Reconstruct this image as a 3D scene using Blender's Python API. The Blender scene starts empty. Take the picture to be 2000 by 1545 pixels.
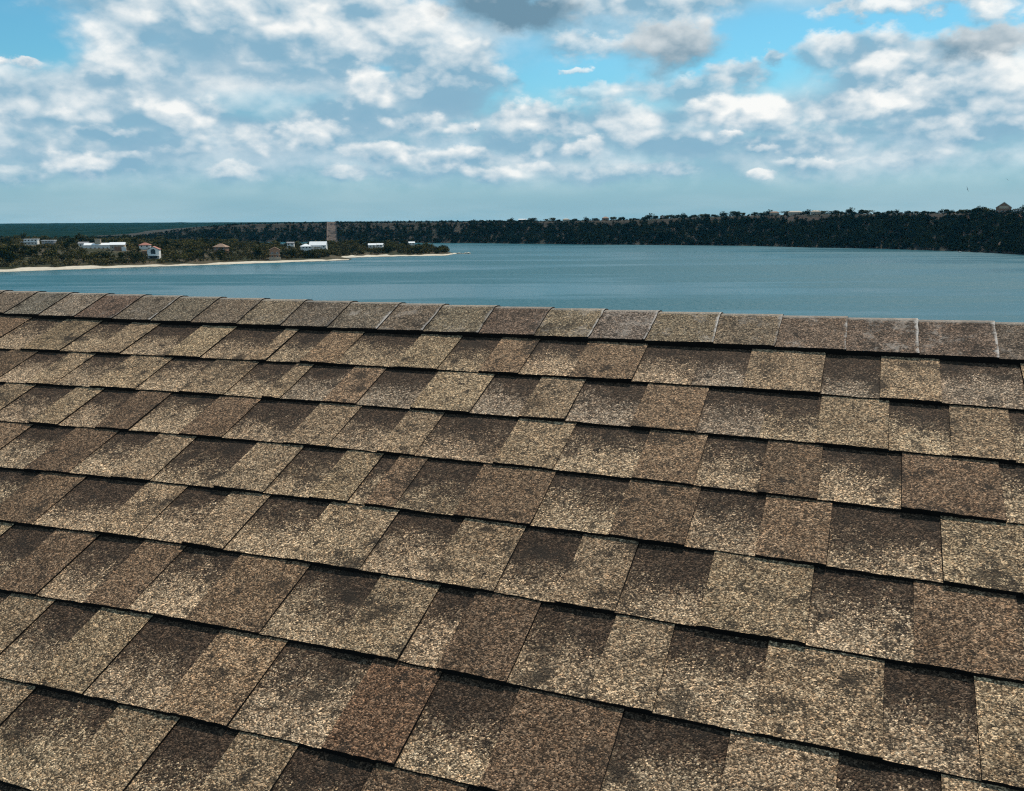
import bpy, math, random
import numpy as np
from mathutils import Matrix, Vector

R = math.radians
scene = bpy.context.scene
COL = scene.collection

# ------------------------------------------------------------------ camera, sky, sun, exposure
EYE = 35.0                                   # eye height above the lake (m)
cd = bpy.data.cameras.new("camera"); cam = bpy.data.objects.new("camera", cd); COL.objects.link(cam)
cd.sensor_width = 36.0; cd.lens = 36.0 * 1757.26 / 2000.0
cd.clip_start = 0.05; cd.clip_end = 60000.0
_rt = Vector((0.9999859, -0.00101002, -0.00521411)); _up = Vector((0.00531104, 0.19017177, 0.98173647)); _fw = Vector((0, 0.98175031, -0.19017445))
cam.matrix_world = Matrix(((_rt.x, _up.x, -_fw.x, 0), (_rt.y, _up.y, -_fw.y, 0), (_rt.z, _up.z, -_fw.z, EYE), (0, 0, 0, 1)))
scene.camera = cam

SUN_AZ = R(30.0)                             # to the right of straight ahead
SUN_EL = R(54.0)
scene.view_settings.view_transform = 'Standard'
scene.view_settings.look = 'None'
scene.view_settings.exposure = 0.0
scene.view_settings.gamma = 1.0
scene.view_settings.use_curve_mapping = False
scene.cycles.max_bounces = 5; scene.cycles.diffuse_bounces = 2; scene.cycles.glossy_bounces = 2; scene.cycles.transmission_bounces = 2
scene.cycles.use_denoising = False
scene.cycles.filter_width = 1.2

ld = bpy.data.lights.new("sun", 'SUN'); sun = bpy.data.objects.new("sun", ld); COL.objects.link(sun)
ld.energy = 5.0; ld.angle = R(0.53); ld.color = (1.0, 0.91, 0.78)
sd = Vector((math.sin(SUN_AZ) * math.cos(SUN_EL), math.cos(SUN_AZ) * math.cos(SUN_EL), math.sin(SUN_EL)))
sun.rotation_euler = sd.to_track_quat('Z', 'Y').to_euler()


class NT:
    """tiny helper to write node trees as expressions"""
    def __init__(s, tree): s.t = tree
    def node(s, typ, **kw):
        n = s.t.nodes.new(typ)
        for k, v in kw.items(): setattr(n, k, v)
        return n
    def put(s, sock, v):
        if v is None: return
        if isinstance(v, bpy.types.NodeSocket): s.t.links.new(v, sock)
        else:
            try: sock.default_value = v
            except Exception: sock.default_value = tuple(v) + (1.0,)
    def m(s, op, a, b=None, c=None, clamp=False):
        n = s.node('ShaderNodeMath', operation=op); n.use_clamp = clamp
        for i, v in enumerate((a, b, c)): s.put(n.inputs[i], v)
        return n.outputs[0]
    def v(s, op, a, b=None, c=None, out=0):
        n = s.node('ShaderNodeVectorMath', operation=op)
        for i, v in enumerate((a, b, c)):
            if v is not None: s.put(n.inputs[i], v)
        return n.outputs[out]
    def scale(s, a, k):
        n = s.node('ShaderNodeVectorMath', operation='SCALE'); s.put(n.inputs[0], a); s.put(n.inputs['Scale'], k)
        return n.outputs[0]
    def mix(s, f, a, b, blend='MIX'):
        n = s.node('ShaderNodeMix', data_type='RGBA', blend_type=blend)
        s.put(n.inputs[0], f); s.put(n.inputs[6], a); s.put(n.inputs[7], b)
        return n.outputs[2]
    def mapr(s, x, a, b, c=0.0, d=1.0, smooth=True):
        n = s.node('ShaderNodeMapRange', interpolation_type='SMOOTHSTEP' if smooth else 'LINEAR')
        s.put(n.inputs[0], x); s.put(n.inputs[1], a); s.put(n.inputs[2], b); s.put(n.inputs[3], c); s.put(n.inputs[4], d)
        return n.outputs[0]
    def noise(s, vec, scale, detail=4.0, rough=0.5, dist=0.0, out=0):
        n = s.node('ShaderNodeTexNoise')
        s.put(n.inputs['Vector'], vec); n.inputs['Scale'].default_value = scale
        n.inputs['Detail'].default_value = detail; n.inputs['Roughness'].default_value = rough; n.inputs['Distortion'].default_value = dist
        return n.outputs[out]
    def vor(s, vec, scale, feature='F1', detail=0.0, rough=0.5, smooth=1.0):
        n = s.node('ShaderNodeTexVoronoi', feature=feature)
        s.put(n.inputs['Vector'], vec); n.inputs['Scale'].default_value = scale
        n.inputs['Detail'].default_value = detail; n.inputs['Roughness'].default_value = rough
        if feature == 'SMOOTH_F1': n.inputs['Smoothness'].default_value = smooth
        return n
    def ramp(s, f, stops, interp='LINEAR'):
        n = s.node('ShaderNodeValToRGB'); n.color_ramp.interpolation = interp
        e = n.color_ramp.elements
        while len(e) < len(stops): e.new(0.5)
        for el, (p, c) in zip(e, stops):
            el.position = p; el.color = (c, c, c, 1) if isinstance(c, (int, float)) else tuple(c) + (1.0,)
        s.put(n.inputs[0], f); return n.outputs[0]
    def sep(s, vec):
        n = s.node('ShaderNodeSeparateXYZ'); s.put(n.inputs[0], vec); return n.outputs
    def comb(s, x, y, z):
        n = s.node('ShaderNodeCombineXYZ')
        for i, v in enumerate((x, y, z)): s.put(n.inputs[i], v)
        return n.outputs[0]


def px_dir(px, py):
    """direction (azimuth, elevation) of a cloud noted in the 2000 x 1545 photograph"""
    d = _rt * ((px - 1000) / 1757.26) - _up * ((py - 772.5) / 1757.26) + _fw
    d.normalize()
    return math.atan2(d.x, d.y), math.asin(d.z)


def build_world():
    w = bpy.data.worlds.new("World"); scene.world = w; w.use_nodes = True
    w.cycles.sampling_method = 'MANUAL'; w.cycles.sample_map_resolution = 256
    t = w.node_tree; t.nodes.clear(); N = NT(t)
    K = 0.1
    sky = N.node('ShaderNodeTexSky', sky_type='NISHITA'); sky.sun_disc = False
    sky.sun_elevation = SUN_EL; sky.sun_rotation = SUN_AZ; sky.air_density = 1.0; sky.dust_density = 0.6; sky.ozone_density = 2.0
    d = N.node('ShaderNodeTexCoord').outputs['Generated']
    x, y, z = N.sep(d)
    az = N.m('ARCTAN2', x, y); el = N.m('ARCSINE', z)
    # stretched direction for the noises (clouds are wider than tall near the horizon)
    far = N.mapr(el, 0.0, 0.26, 1.30, 1.0, False)
    P = N.scale(N.v('MULTIPLY', d, (1.0, 1.0, 1.35)), far)
    f1 = N.noise(P, 5.0, 5, 0.56, 0.0)           # broad cover
    f2 = N.noise(P, 13.0, 6, 0.58, 0.0)          # billows
    f3 = N.noise(N.v('ADD', P, (0.008, 0.0, 0.022)), 13.0, 6, 0.58, 0.0)   # the same a little nearer the sun
    f4 = N.noise(P, 6.5, 3, 0.5, 0.0); f5 = N.noise(N.v('ADD', P, (0.02, 0.0, 0.06)), 6.5, 3, 0.5, 0.0)
    relief = N.m('ADD', N.m('MULTIPLY', N.m('SUBTRACT', f2, f3), 1.9), N.m('MULTIPLY', N.m('SUBTRACT', f4, f5), 1.5))   # > 0 on sunward flanks
    det = N.m('MULTIPLY', N.m('SUBTRACT', f2, 0.5), 1.5)

    blue = N.mix(1.0, sky.outputs[0], (0.50, 1.03, 1.08), 'MULTIPLY')
    base = N.mix(N.mapr(el, 0.0, 0.17, 0.0, 1.0), (2.9, 4.9, 5.8), blue)
    cov = N.m('ADD', f1, N.m('MULTIPLY', det, 0.22))
    veil = N.mapr(cov, 0.32, 0.52)
    lower = N.mapr(el, 0.015, 0.07, 0.0, 0.85)
    fade = N.mapr(el, 0.16, 0.40, 1.0, 0.0)
    veil = N.m('MAXIMUM', N.m('MULTIPLY', veil, N.mapr(el, 0.015, 0.075)), N.m('MULTIPLY', lower, fade))
    veil = N.m('MULTIPLY', veil, N.mapr(el, 0.18, 0.6, 0.95, 0.70))
    vcol = N.mix(N.m('ADD', N.mapr(cov, 0.40, 0.72, 0.20, 0.62), relief, clamp=True), (2.9, 4.95, 6.25), (7.0, 8.2, 8.9))
    haze_f = N.mapr(el, 0.0, 0.046, 0.95, 0.0); lay = N.noise(N.v('MULTIPLY', d, (1.0, 1.0, 7.0)), 4.0, 4, 0.55)
    haze_c = N.mix(N.mapr(lay, 0.35, 0.68), (2.6, 4.6, 5.5), (3.7, 5.5, 6.2))

    def bg_node(c):
        b = N.node('ShaderNodeBackground'); b.inputs[1].default_value = K
        t.links.new(c, b.inputs[0]); return b.outputs[0]
    general = bg_node(N.mix(haze_f, N.mix(veil, base, vcol), haze_c))

    # the cumulus heaps one can make out straight ahead
    Pw = N.v('MULTIPLY_ADD', N.noise(P, 20.0, 3, 0.55, out=1), (0.035, 0.035, 0.035), P)
    b1 = N.vor(Pw, 16.0, 'F1', 2.0, 0.52).outputs['Distance']
    b2 = N.vor(N.v('ADD', Pw, (0.007, -0.003, 0.018)), 16.0, 'F1', 2.0, 0.52).outputs['Distance']
    relief = N.m('ADD', N.m('MULTIPLY', relief, 0.9), N.m('MULTIPLY', N.m('SUBTRACT', b2, b1), 0.80))
    det = N.m('ADD', N.m('MULTIPLY', det, 0.75), N.m('MULTIPLY', N.m('SUBTRACT', 0.42, b1), 0.75))
    w1 = N.v('SUBTRACT', N.noise(P, 8.0, 3, 0.5, out=1), (0.5, 0.5, 0.5))
    w2 = N.v('SUBTRACT', N.noise(P, 34.0, 4, 0.62, out=1), (0.5, 0.5, 0.5))
    pc = N.comb(az, el, 0.0)
    wk = N.mapr(el, 0.02, 0.20, 0.40, 1.0, False)
    pc = N.v('MULTIPLY_ADD', N.scale(w1, wk), (0.07, 0.04, 0.0), pc)
    pw = N.v('MULTIPLY_ADD', N.scale(w2, wk), (0.042, 0.034, 0.0), pc)

    def near(items, a0, a1):
        out = []
        for it in items:
            a, _ = px_dir(it[0], it[1]); r = it[2] / 1757.0 * 1.9 + 0.05
            if a + r > a0 and a - r < a1: out.append(it)
        return out

    # openings of clear blue: (px, py, rx, ry, amount)
    holes = [(50, 40, 170, 70, 1.0), (-20, 30, 120, 62, 1.0), (1510, 105, 190, 72, 1.0), (1680, 55, 240, 42, 1.0), (1960, 40, 90, 40, 0.9), (1120, 150, 150, 62, 0.8), (1250, 185, 120, 30, 0.6), (1010, 130, 60, 60, .6),
             (755, 143, 36, 14, 0.9), (520, 205, 130, 22, 0.3), (960, 170, 50, 50, 0.5), (1390, 120, 60, 40, .5), (-200, 60, 200, 60, .7), (2200, 90, 160, 50, .7)]
    # heaps: (px, py, rx, ry, opacity, brightness, tone of base)
    LIT = (9.6, 9.7, 9.5); SHD = (2.45, 4.45, 5.9); GRY = (1.6, 2.9, 3.9)
    heaps = [
        (500, 60, 310, 100, .88, .56, 2), (330, 320, 420, 40, .55, .40, 2), (1000, 335, 300, 36, .5, .42, 2), (1620, 320, 320, 40, .5, .45, 2), (200, 210, 330, 95, .78, .50, 2), (620, 235, 360, 85, .75, .38, 2), (1780, 195, 330, 75, .80, .46, 2), (1230, 235, 260, 62, .65, .30, 2), (860, 110, 200, 90, .7, .40, 2),
        (70, 200, 190, 80, .60, .50, 0), (250, 60, 105, 85, .92, .80, 0), (390, 30, 150, 60, .9, .62, 0), (300, 150, 130, 60, .75, .55, 0), (120, 290, 170, 50, .5, .35, 0),
        (600, 40, 230, 75, .92, .68, 0), (470, 112, 125, 50, .80, -.22, 2), (565, 150, 130, 30, .7, -.10, 2), (205, 163, 42, 17, .75, -.3, 0), (700, 105, 150, 62, .85, .66, 0), (800, 60, 120, 60, .8, .6, 0),
        (1250, 12, 250, 40, .92, .6, 0), (985, 18, 130, 50, 1.0, -.35, 1), (1150, 88, 95, 28, .8, .5, 0), (1310, 90, 88, 50, .97, .42, 1), (1135, 135, 24, 9, .7, .7, 0),
        (700, 235, 150, 34, .75, -.05, 0), (870, 165, 105, 72, .95, .42, 0), (905, 205, 75, 28, .75, -.3, 0), (725, 180, 45, 52, 1.0, 1.0, 0), (820, 240, 58, 30, .97, .95, 0), (905, 262, 30, 24, .85, .8, 0), (985, 165, 45, 26, .7, .6, 0),
        (1030, 290, 110, 34, .85, -.1, 0), (1070, 235, 92, 36, 1.0, .85, 0), (1005, 242, 40, 32, .9, .8, 0), (1135, 290, 48, 25, 1.0, .95, 0), (1220, 245, 85, 45, .8, .40, 0), (1170, 185, 60, 22, .6, .5, 0),
        (1350, 285, 150, 34, .85, -.05, 0), (1350, 178, 110, 34, .8, .5, 0), (1440, 145, 58, 34, .92, .78, 0), (1518, 108, 24, 18, .85, .8, 0), (1420, 222, 100, 36, 1.0, .9, 0), (1430, 258, 24, 13, .95, 1.0, 0), (1505, 238, 60, 32, .85, .65, 0),
        (1830, 130, 130, 70, .9, .62, 0), (1640, 110, 65, 42, .85, .66, 0), (1690, 92, 62, 34, .85, .25, 0), (1915, 75, 92, 42, .98, .22, 1), (1720, 165, 100, 50, .85, .55, 0), (1930, 200, 130, 85, .88, .58, 0),
        (1790, 226, 75, 18, .85, -.35, 0), (1798, 186, 62, 40, 1.0, 1.1, 0), (1560, 285, 120, 30, .85, -.05, 0), (1645, 222, 72, 38, 1.0, .85, 0), (1700, 255, 60, 10, .5, -.2, 0), (1490, 290, 32, 15, .8, .65, 0), (1850, 262, 150, 36, .75, .3, 0),
        (1580, 320, 65, 14, .75, .55, 0), (1485, 342, 26, 10, .8, .62, 0), (1210, 340, 130, 22, .6, .0, 0), (1320, 332, 60, 15, .6, .45, 0), (1760, 315, 90, 18, .5, .35, 0),
        (345, 290, 120, 24, .75, -.15, 0), (350, 235, 85, 40, .88, .6, 0), (480, 262, 75, 34, .95, .78, 0), (545, 256, 28, 14, .75, -.3, 0), (620, 275, 80, 40, .92, .75, 0), (740, 300, 95, 24, .92, .7, 0), (900, 320, 115, 26, .95, .8, 0), (965, 345, 60, 17, .85, .75, 0), (800, 345, 100, 12, .5, .0, 0),
        (200, 266, 72, 16, .75, .62, 0), (125, 232, 34, 24, .7, .62, 0), (150, 325, 48, 26, .85, .72, 0), (185, 338, 22, 14, .8, .9, 0), (255, 318, 42, 20, .8, .65, 0), (670, 345, 55, 20, .8, .62, 0), (460, 335, 44, 16, .7, .55, 0), (30, 348, 44, 22, .65, .5, 0), (40, 240, 40, 16, .7, -.2, 0),
        (55, 112, 22, 11, 1.0, 1.0, 0), (5, 105, 18, 8, 1.0, 1.0, 0), (140, 20, 70, 16, .35, .5, 0), (1770, 8, 170, 18, .92, .65, 0), (1930, 12, 56, 22, .92, .65, 0), (1060, 325, 55, 15, .7, .5, 0),
    ]

    LITC = LIT
    gt = bpy.data.node_groups.new('cumulus_heap', 'ShaderNodeTree'); G = NT(gt)
    for nm, ty in (('col', 'NodeSocketColor'), ('pw', 'NodeSocketVector'), ('det', 'NodeSocketFloat'), ('relief', 'NodeSocketFloat'), ('centre', 'NodeSocketVector'), ('inv', 'NodeSocketVector'), ('op', 'NodeSocketFloat'), ('br', 'NodeSocketFloat'), ('rel', 'NodeSocketFloat'), ('shade', 'NodeSocketColor')):
        gt.interface.new_socket(nm, in_out='INPUT', socket_type=ty)
    gt.interface.new_socket('col', in_out='OUTPUT', socket_type='NodeSocketColor')
    gi = G.node('NodeGroupInput').outputs; go = G.node('NodeGroupOutput')
    # (the minute term in col only keeps the evaluation in order)
    q = G.v('MULTIPLY', G.v('SUBTRACT', G.v('MULTIPLY_ADD', gi['col'], (1e-8, 1e-8, 0.0), gi['pw']), gi['centre']), gi['inv'])
    qy = G.v('DOT_PRODUCT', q, (0, 1, 0), out=1)
    r = G.v('LENGTH', G.v('MULTIPLY', q, (1.0, 1.15, 0)), out=1)
    body = G.m('SUBTRACT', G.m('MULTIPLY_ADD', gi['det'], 0.62, 1.52), r)
    al = G.mapr(body, 0.0, G.mapr(qy, -0.7, 0.5, 1.15, 0.55), 0.0, gi['op'])
    li = G.m('MULTIPLY_ADD', qy, 0.44, gi['br'])
    li = G.m('MULTIPLY_ADD', G.m('MULTIPLY_ADD', gi['det'], 0.30, gi['relief']), gi['rel'], li, clamp=True)
    gt.links.new(G.mix(al, gi['col'], G.mix(li, gi['shade'], LITC)), go.inputs[0])

    def sector(a0, a1):
        hs = None
        for px, py, rx, ry, am in near(holes, a0, a1):
            a, e = px_dir(px, py)
            q = N.v('LENGTH', N.v('MULTIPLY', N.v('SUBTRACT', pc, (a, e, 0)), (1757.0 / rx, 1757.0 / ry, 0)), out=1)
            g = N.mapr(q, 1.4, 0.5, 0.0, am); hs = g if hs is None else N.m('MAXIMUM', hs, g)
        v_ = veil if hs is None else N.m('MULTIPLY', veil, N.m('SUBTRACT', 1.0, hs))
        col = N.mix(v_, base, vcol)
        todo = near(heaps, a0, a1); banks = [h_ for h_ in todo if h_[6] == 2 and h_[5] > 0]
        for px, py, rx, ry, op, br, tone in banks + ([(0,) * 7] if hs is not None else []) + [h_ for h_ in todo if h_ not in banks]:
            if rx == 0:
                col = N.mix(N.m('MULTIPLY', hs, 0.9), col, base); continue
            a, e = px_dir(px, py)
            h = N.node('ShaderNodeGroup'); h.node_tree = gt
            for k_, val in (('centre', (a, e, 0)), ('inv', (1757.0 / rx, 1757.0 / ry, 0)), ('op', op), ('br', 0.10 + 0.55 * br), ('rel', (0.9, 0.35, 0.5)[tone]), ('shade', GRY if tone == 1 else SHD)): N.put(h.inputs[k_], val)
            for k_, val in (('col', col), ('pw', pw), ('det', det), ('relief', relief)): t.links.new(val, h.inputs[k_])
            col = h.outputs[0]
        return bg_node(N.mix(haze_f, col, haze_c))

    EDGE = [-0.95, -0.42, -0.27, -0.12, 0.03, 0.18, 0.33, 0.95]
    sh = None
    for a0, a1 in zip(EDGE[:-1], EDGE[1:]):
        s_ = sector(a0, a1)
        if sh is None: sh = s_
        else:
            mx = N.node('ShaderNodeMixShader'); N.put(mx.inputs[0], N.m('GREATER_THAN', az, a0)); t.links.new(sh, mx.inputs[1]); t.links.new(s_, mx.inputs[2]); sh = mx.outputs[0]
    inside = N.m('MULTIPLY', N.m('MULTIPLY', N.m('LESS_THAN', az, EDGE[-1]), N.m('GREATER_THAN', az, EDGE[0])), N.m('MULTIPLY', N.m('LESS_THAN', el, 0.36), N.m('GREATER_THAN', el, 0.0)))
    mx = N.node('ShaderNodeMixShader'); N.put(mx.inputs[0], inside); t.links.new(general, mx.inputs[1]); t.links.new(sh, mx.inputs[2])
    out = N.node('ShaderNodeOutputWorld'); t.links.new(mx.outputs[0], out.inputs[0])

build_world()

# ------------------------------------------------------------------ small helpers
def link(o, parent=None):
    COL.objects.link(o)
    if parent is not None: o.parent = parent
    return o

def mesh_obj(name, verts, faces, mats=(), parent=None, smooth=False, midx=None):
    me = bpy.data.meshes.new(name); me.from_pydata([tuple(v) for v in verts], [], faces)
    for m in mats: me.materials.append(m)
    if midx is not None: me.polygons.foreach_set('material_index', midx)
    if smooth: me.polygons.foreach_set('use_smooth', [True] * len(me.polygons))
    me.update()
    return link(bpy.data.objects.new(name, me), parent)

def empty(name, loc=(0, 0, 0), rz=0.0):
    o = bpy.data.objects.new(name, None); o.location = loc; o.rotation_euler = (0, 0, rz); o.empty_display_size = 0.3
    return link(o)

def tag(o, label=None, cat=None, group=None, kind=None):
    if label: o['label'] = label
    if cat: o['category'] = cat
    if group: o['group'] = group
    if kind: o['kind'] = kind
    return o

def principled(name):
    m = bpy.data.materials.new(name); m.use_nodes = True
    return m, NT(m.node_tree), m.node_tree.nodes['Principled BSDF']

def plain(name, c, rough=0.85, var=0.25, scale=1.0, metal=0.0):
    m, N, b = principled(name)
    co = N.node('ShaderNodeTexCoord').outputs['Object']
    n = N.noise(co, scale, 5, 0.6)
    N.put(b.inputs['Base Color'], N.mix(n, tuple(x * (1 - var) for x in c), tuple(min(1, x * (1 + var)) for x in c)))
    b.inputs['Roughness'].default_value = rough; b.inputs['Metallic'].default_value = metal; b.inputs['Specular IOR Level'].default_value = 0.15 if rough > 0.9 else 0.4
    return m

def boxv(x0, x1, y0, y1, z0, z1):
    v = [(x0, y0, z0), (x1, y0, z0), (x1, y1, z0), (x0, y1, z0), (x0, y0, z1), (x1, y0, z1), (x1, y1, z1), (x0, y1, z1)]
    f = [(0, 3, 2, 1), (4, 5, 6, 7), (0, 1, 5, 4), (1, 2, 6, 5), (2, 3, 7, 6), (3, 0, 4, 7)]
    return v, f

rng = random.Random(7)
nrng = np.random.default_rng(11)

_tab = np.random.default_rng(3).random((64, 64))
def vnoise(x, y, s):
    """smooth value noise on numpy arrays"""
    x = np.asarray(x, float) / s; y = np.asarray(y, float) / s
    xi = np.floor(x).astype(int); yi = np.floor(y).astype(int); fx = x - xi; fy = y - yi
    fx = fx * fx * (3 - 2 * fx); fy = fy * fy * (3 - 2 * fy)
    g = lambda a, b: _tab[a % 64, b % 64]
    return (g(xi, yi) * (1 - fx) + g(xi + 1, yi) * fx) * (1 - fy) + (g(xi, yi + 1) * (1 - fx) + g(xi + 1, yi + 1) * fx) * fy - 0.5

def grid_obj(name, P, mats, smooth=True, parent=None):
    a, b, _ = P.shape
    idx = np.arange(a * b).reshape(a, b)
    q = np.stack([idx[:-1, :-1], idx[1:, :-1], idx[1:, 1:], idx[:-1, 1:]], -1).reshape(-1, 4)
    return mesh_obj(name, P.reshape(-1, 3), q.tolist(), mats, parent, smooth)

# ------------------------------------------------------------------ materials of the landscape
def mat_water():
    m, N, b = principled('lake_water')
    co = N.node('ShaderNodeTexCoord').outputs['Object']
    streak = N.noise(N.v('MULTIPLY', co, (0.0022, 0.0120, 0)), 1.0, 5, 0.6, 0.5)
    gust = N.noise(N.v('MULTIPLY', co, (0.012, 0.05, 0)), 1.0, 4, 0.6)
    ruff = N.mapr(N.m('MULTIPLY_ADD', gust, 0.45, streak), 0.62, 0.82)
    N.put(b.inputs['Base Color'], (0.009, 0.076, 0.100)); b.inputs['Specular IOR Level'].default_value = 0.16
    N.put(b.inputs['Roughness'], N.m('MULTIPLY_ADD', ruff, 0.20, 0.22))
    b.inputs['IOR'].default_value = 1.33
    w = N.m('ADD', N.noise(co, 0.7, 3, 0.6), N.m('MULTIPLY', N.noise(N.v('MULTIPLY', co, (0.22, 0.16, 1)), 1.0, 4, 0.6), 4.5))
    bp = N.node('ShaderNodeBump'); N.put(bp.inputs['Strength'], N.m('MULTIPLY_ADD', ruff, 0.85, 0.20)); bp.inputs['Distance'].default_value = 0.30
    N.put(bp.inputs['Height'], w); N.put(b.inputs['Normal'], bp.outputs[0])
    return m

def mat_land(name, soil, rock, green, gr=0.5):
    m, N, b = principled(name)
    g = N.node('ShaderNodeNewGeometry'); co = g.outputs['Position']
    n1 = N.noise(co, 0.03, 6, 0.6); n2 = N.noise(co, 0.25, 5, 0.65)
    nz = N.sep(g.outputs['Normal'])[2]
    strata = N.noise(N.v('MULTIPLY', co, (0.02, 0.02, 0.55)), 1.0, 4, 0.6)
    rk = N.mix(strata, tuple(0.55 * c for c in rock), tuple(1.4 * c for c in rock))
    c = N.mix(N.mapr(N.m('ADD', n1, N.m('MULTIPLY', n2, 0.5)), gr, gr + 0.3), green, soil)
    c = N.mix(N.mapr(nz, 0.86, 0.62), c, rk)
    N.put(b.inputs['Base Color'], c); b.inputs['Roughness'].default_value = 0.95; b.inputs['Specular IOR Level'].default_value = 0.1
    bp = N.node('ShaderNodeBump'); bp.inputs['Strength'].default_value = 0.8; bp.inputs['Distance'].default_value = 1.5
    N.put(bp.inputs['Height'], n2); N.put(b.inputs['Normal'], bp.outputs[0])
    return m

def mat_foliage(name, a, bcol, scale=0.12, objrand=False):
    m, N, b = principled(name)
    co = N.node('ShaderNodeNewGeometry').outputs['Position']
    n = N.noise(co, scale, 3, 0.6)
    f = N.mapr(n, 0.35, 0.65)
    if objrand:
        f = N.m('MULTIPLY_ADD', f, 0.5, N.m('MULTIPLY', N.node('ShaderNodeObjectInfo').outputs['Random'], 0.5))
    N.put(b.inputs['Base Color'], N.mix(f, a, bcol)); b.inputs['Roughness'].default_value = 0.9; b.inputs['Specular IOR Level'].default_value = 0.0
    return m

M_water = mat_water()
M_cliff = mat_land('wooded_cliff', (0.040, 0.034, 0.026), (0.20, 0.128, 0.098), (0.012, 0.018, 0.011))
M_pen = mat_land('low_land', (0.085, 0.066, 0.042), (0.16, 0.115, 0.08), (0.026, 0.029, 0.013), 0.62)
M_beach = plain('pale_limestone', (0.46, 0.41, 0.33), 0.95, 0.45, 0.35)
M_far = mat_foliage('far_wooded_plain', (0.004, 0.016, 0.014), (0.012, 0.026, 0.020), 0.012)
M_wood = mat_foliage('cliff_wood', (0.008, 0.015, 0.009), (0.024, 0.031, 0.015), 0.035)
M_cedar = mat_foliage('cedar_foliage', (0.013, 0.020, 0.008), (0.042, 0.046, 0.016), 0.10, True)
M_olive = mat_foliage('olive_foliage', (0.066, 0.066, 0.022), (0.125, 0.105, 0.040), 0.10, True)
M_scrub = mat_foliage('scrub_foliage', (0.030, 0.032, 0.012), (0.115, 0.095, 0.040), 0.045)
M_bark = plain('bark', (0.10, 0.075, 0.055), 0.95, 0.4, 2.0)

# ------------------------------------------------------------------ the lake and its shores
wv = [(-9000, -600, 0), (9000, -600, 0), (9000, 9000, 0), (-9000, 9000, 0)]
tag(mesh_obj('lake', wv, [(0, 1, 2, 3)], [M_water]), kind='structure')

FAR = [(-831, 1747, 2.9), (-723, 1722, 6.6), (-670, 1709, 13.2), (-566, 1685, 25.1), (-485, 1666, 31.2), (-405, 1648, 32.7), (-264, 1576, 33.0), (-127, 1527, 33.2), (-57, 1494, 33.7),
       (41, 1422, 34.1), (134, 1356, 35.1), (195, 1329, 36.3), (257, 1302, 38.7), (320, 1262, 41.0), (389, 1152, 41.9), (451, 1098, 42.1), (485, 998, 41.9), (501, 889, 41.7), (513, 791, 41.9), (524, 663, 42.2)]
FAZ = np.array([x / y for x, y, z in FAR]); FRR = np.array([math.hypot(x, y) for x, y, z in FAR]); FZZ = np.array([z for x, y, z in FAR])
PROF_S = np.array([0, 8, 25, 50, 75, 92, 99, 112, 130, 300, 700, 1500])
PROF_Z = np.array([-0.02, 0.05, 0.24, 0.50, 0.72, 0.83, 0.97, 1.0, 1.0, 1.0, 0.98, 0.9])

def far_point(az, s):
    """point on the far shore: az = x/y direction of the shore point, s = metres inland"""
    r = np.interp(az, FAZ, FRR) + s + 14 * vnoise(az * 900, 3.0, 40.0) * (np.asarray(s) < 400)
    zt = np.interp(az, FAZ, FZZ)
    c = 1 / np.sqrt(1 + az * az)
    x = r * az * c; y = r * c
    z = zt * np.interp(s, PROF_S, PROF_Z)
    k = np.clip(np.asarray(s) / 30.0, 0, 1)
    z = z + k * (vnoise(x, y, 22) * 5.0 + vnoise(x, y, 7) * 2.2) * np.where(np.asarray(s) < 92, 1.0, 0.28)
    return x, y, z

AZ = np.linspace(FAZ[0], FAZ[-1], 420); S = np.concatenate([np.linspace(0, 112, 30), np.array([125, 150, 200, 300, 450, 700, 1100, 1500])])
A2, S2 = np.meshgrid(AZ, S, indexing='ij')
X2, Y2, Z2 = far_point(A2, S2)
tag(grid_obj('wooded_cliff', np.stack([X2, Y2, Z2], -1), [M_cliff], True), kind='structure')

# bare rock chute down the far cliff
def chute_band(a): return abs(a - (-0.196)) < 0.0052
CH = []
for i in range(40):
    s = 112.0 * i / 39
    row = []
    for j in range(9):
        a = -0.196 + (-1 + 2 * j / 8) * 0.0054 * (1.12 - 0.25 * i / 39)
        x, y, z = far_point(np.array(a), np.array(s))
        row.append((float(x), float(y) - 1.0, float(z) + 1.2 + 1.2 * rng.random() + (1.6 if j in (0, 8) else 0)))
    CH.append(row)
M_chute = plain('bare_rock', (0.11, 0.082, 0.066), 0.95, 0.65, 0.22)
ch = grid_obj('rock_slope', np.array(CH), [M_chute], False); tag(ch, kind='structure')

# far wooded plain to the left, fading into the distance
ax = np.linspace(-1.08, 0.25, 200); ry = np.concatenate([np.linspace(1750, 3200, 60), np.geomspace(3260, 9000, 60)])
A3, Rr = np.meshgrid(ax, ry, indexing='ij')
X3 = A3 * Rr * 0.92; Y3 = Rr
Z3 = np.interp(Rr, [1750, 1900, 2600, 4200, 7000, 9000], [-1.0, 2.0, 9, 24, 36, 37]) + vnoise(X3, Y3, 260) * 6 + vnoise(X3, Y3, 60) * 2.5 + vnoise(X3, Y3, 16) * 3.5
tag(grid_obj('wooded_plain', np.stack([X3, Y3, Z3], -1), [M_far], False), kind='structure')

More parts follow.
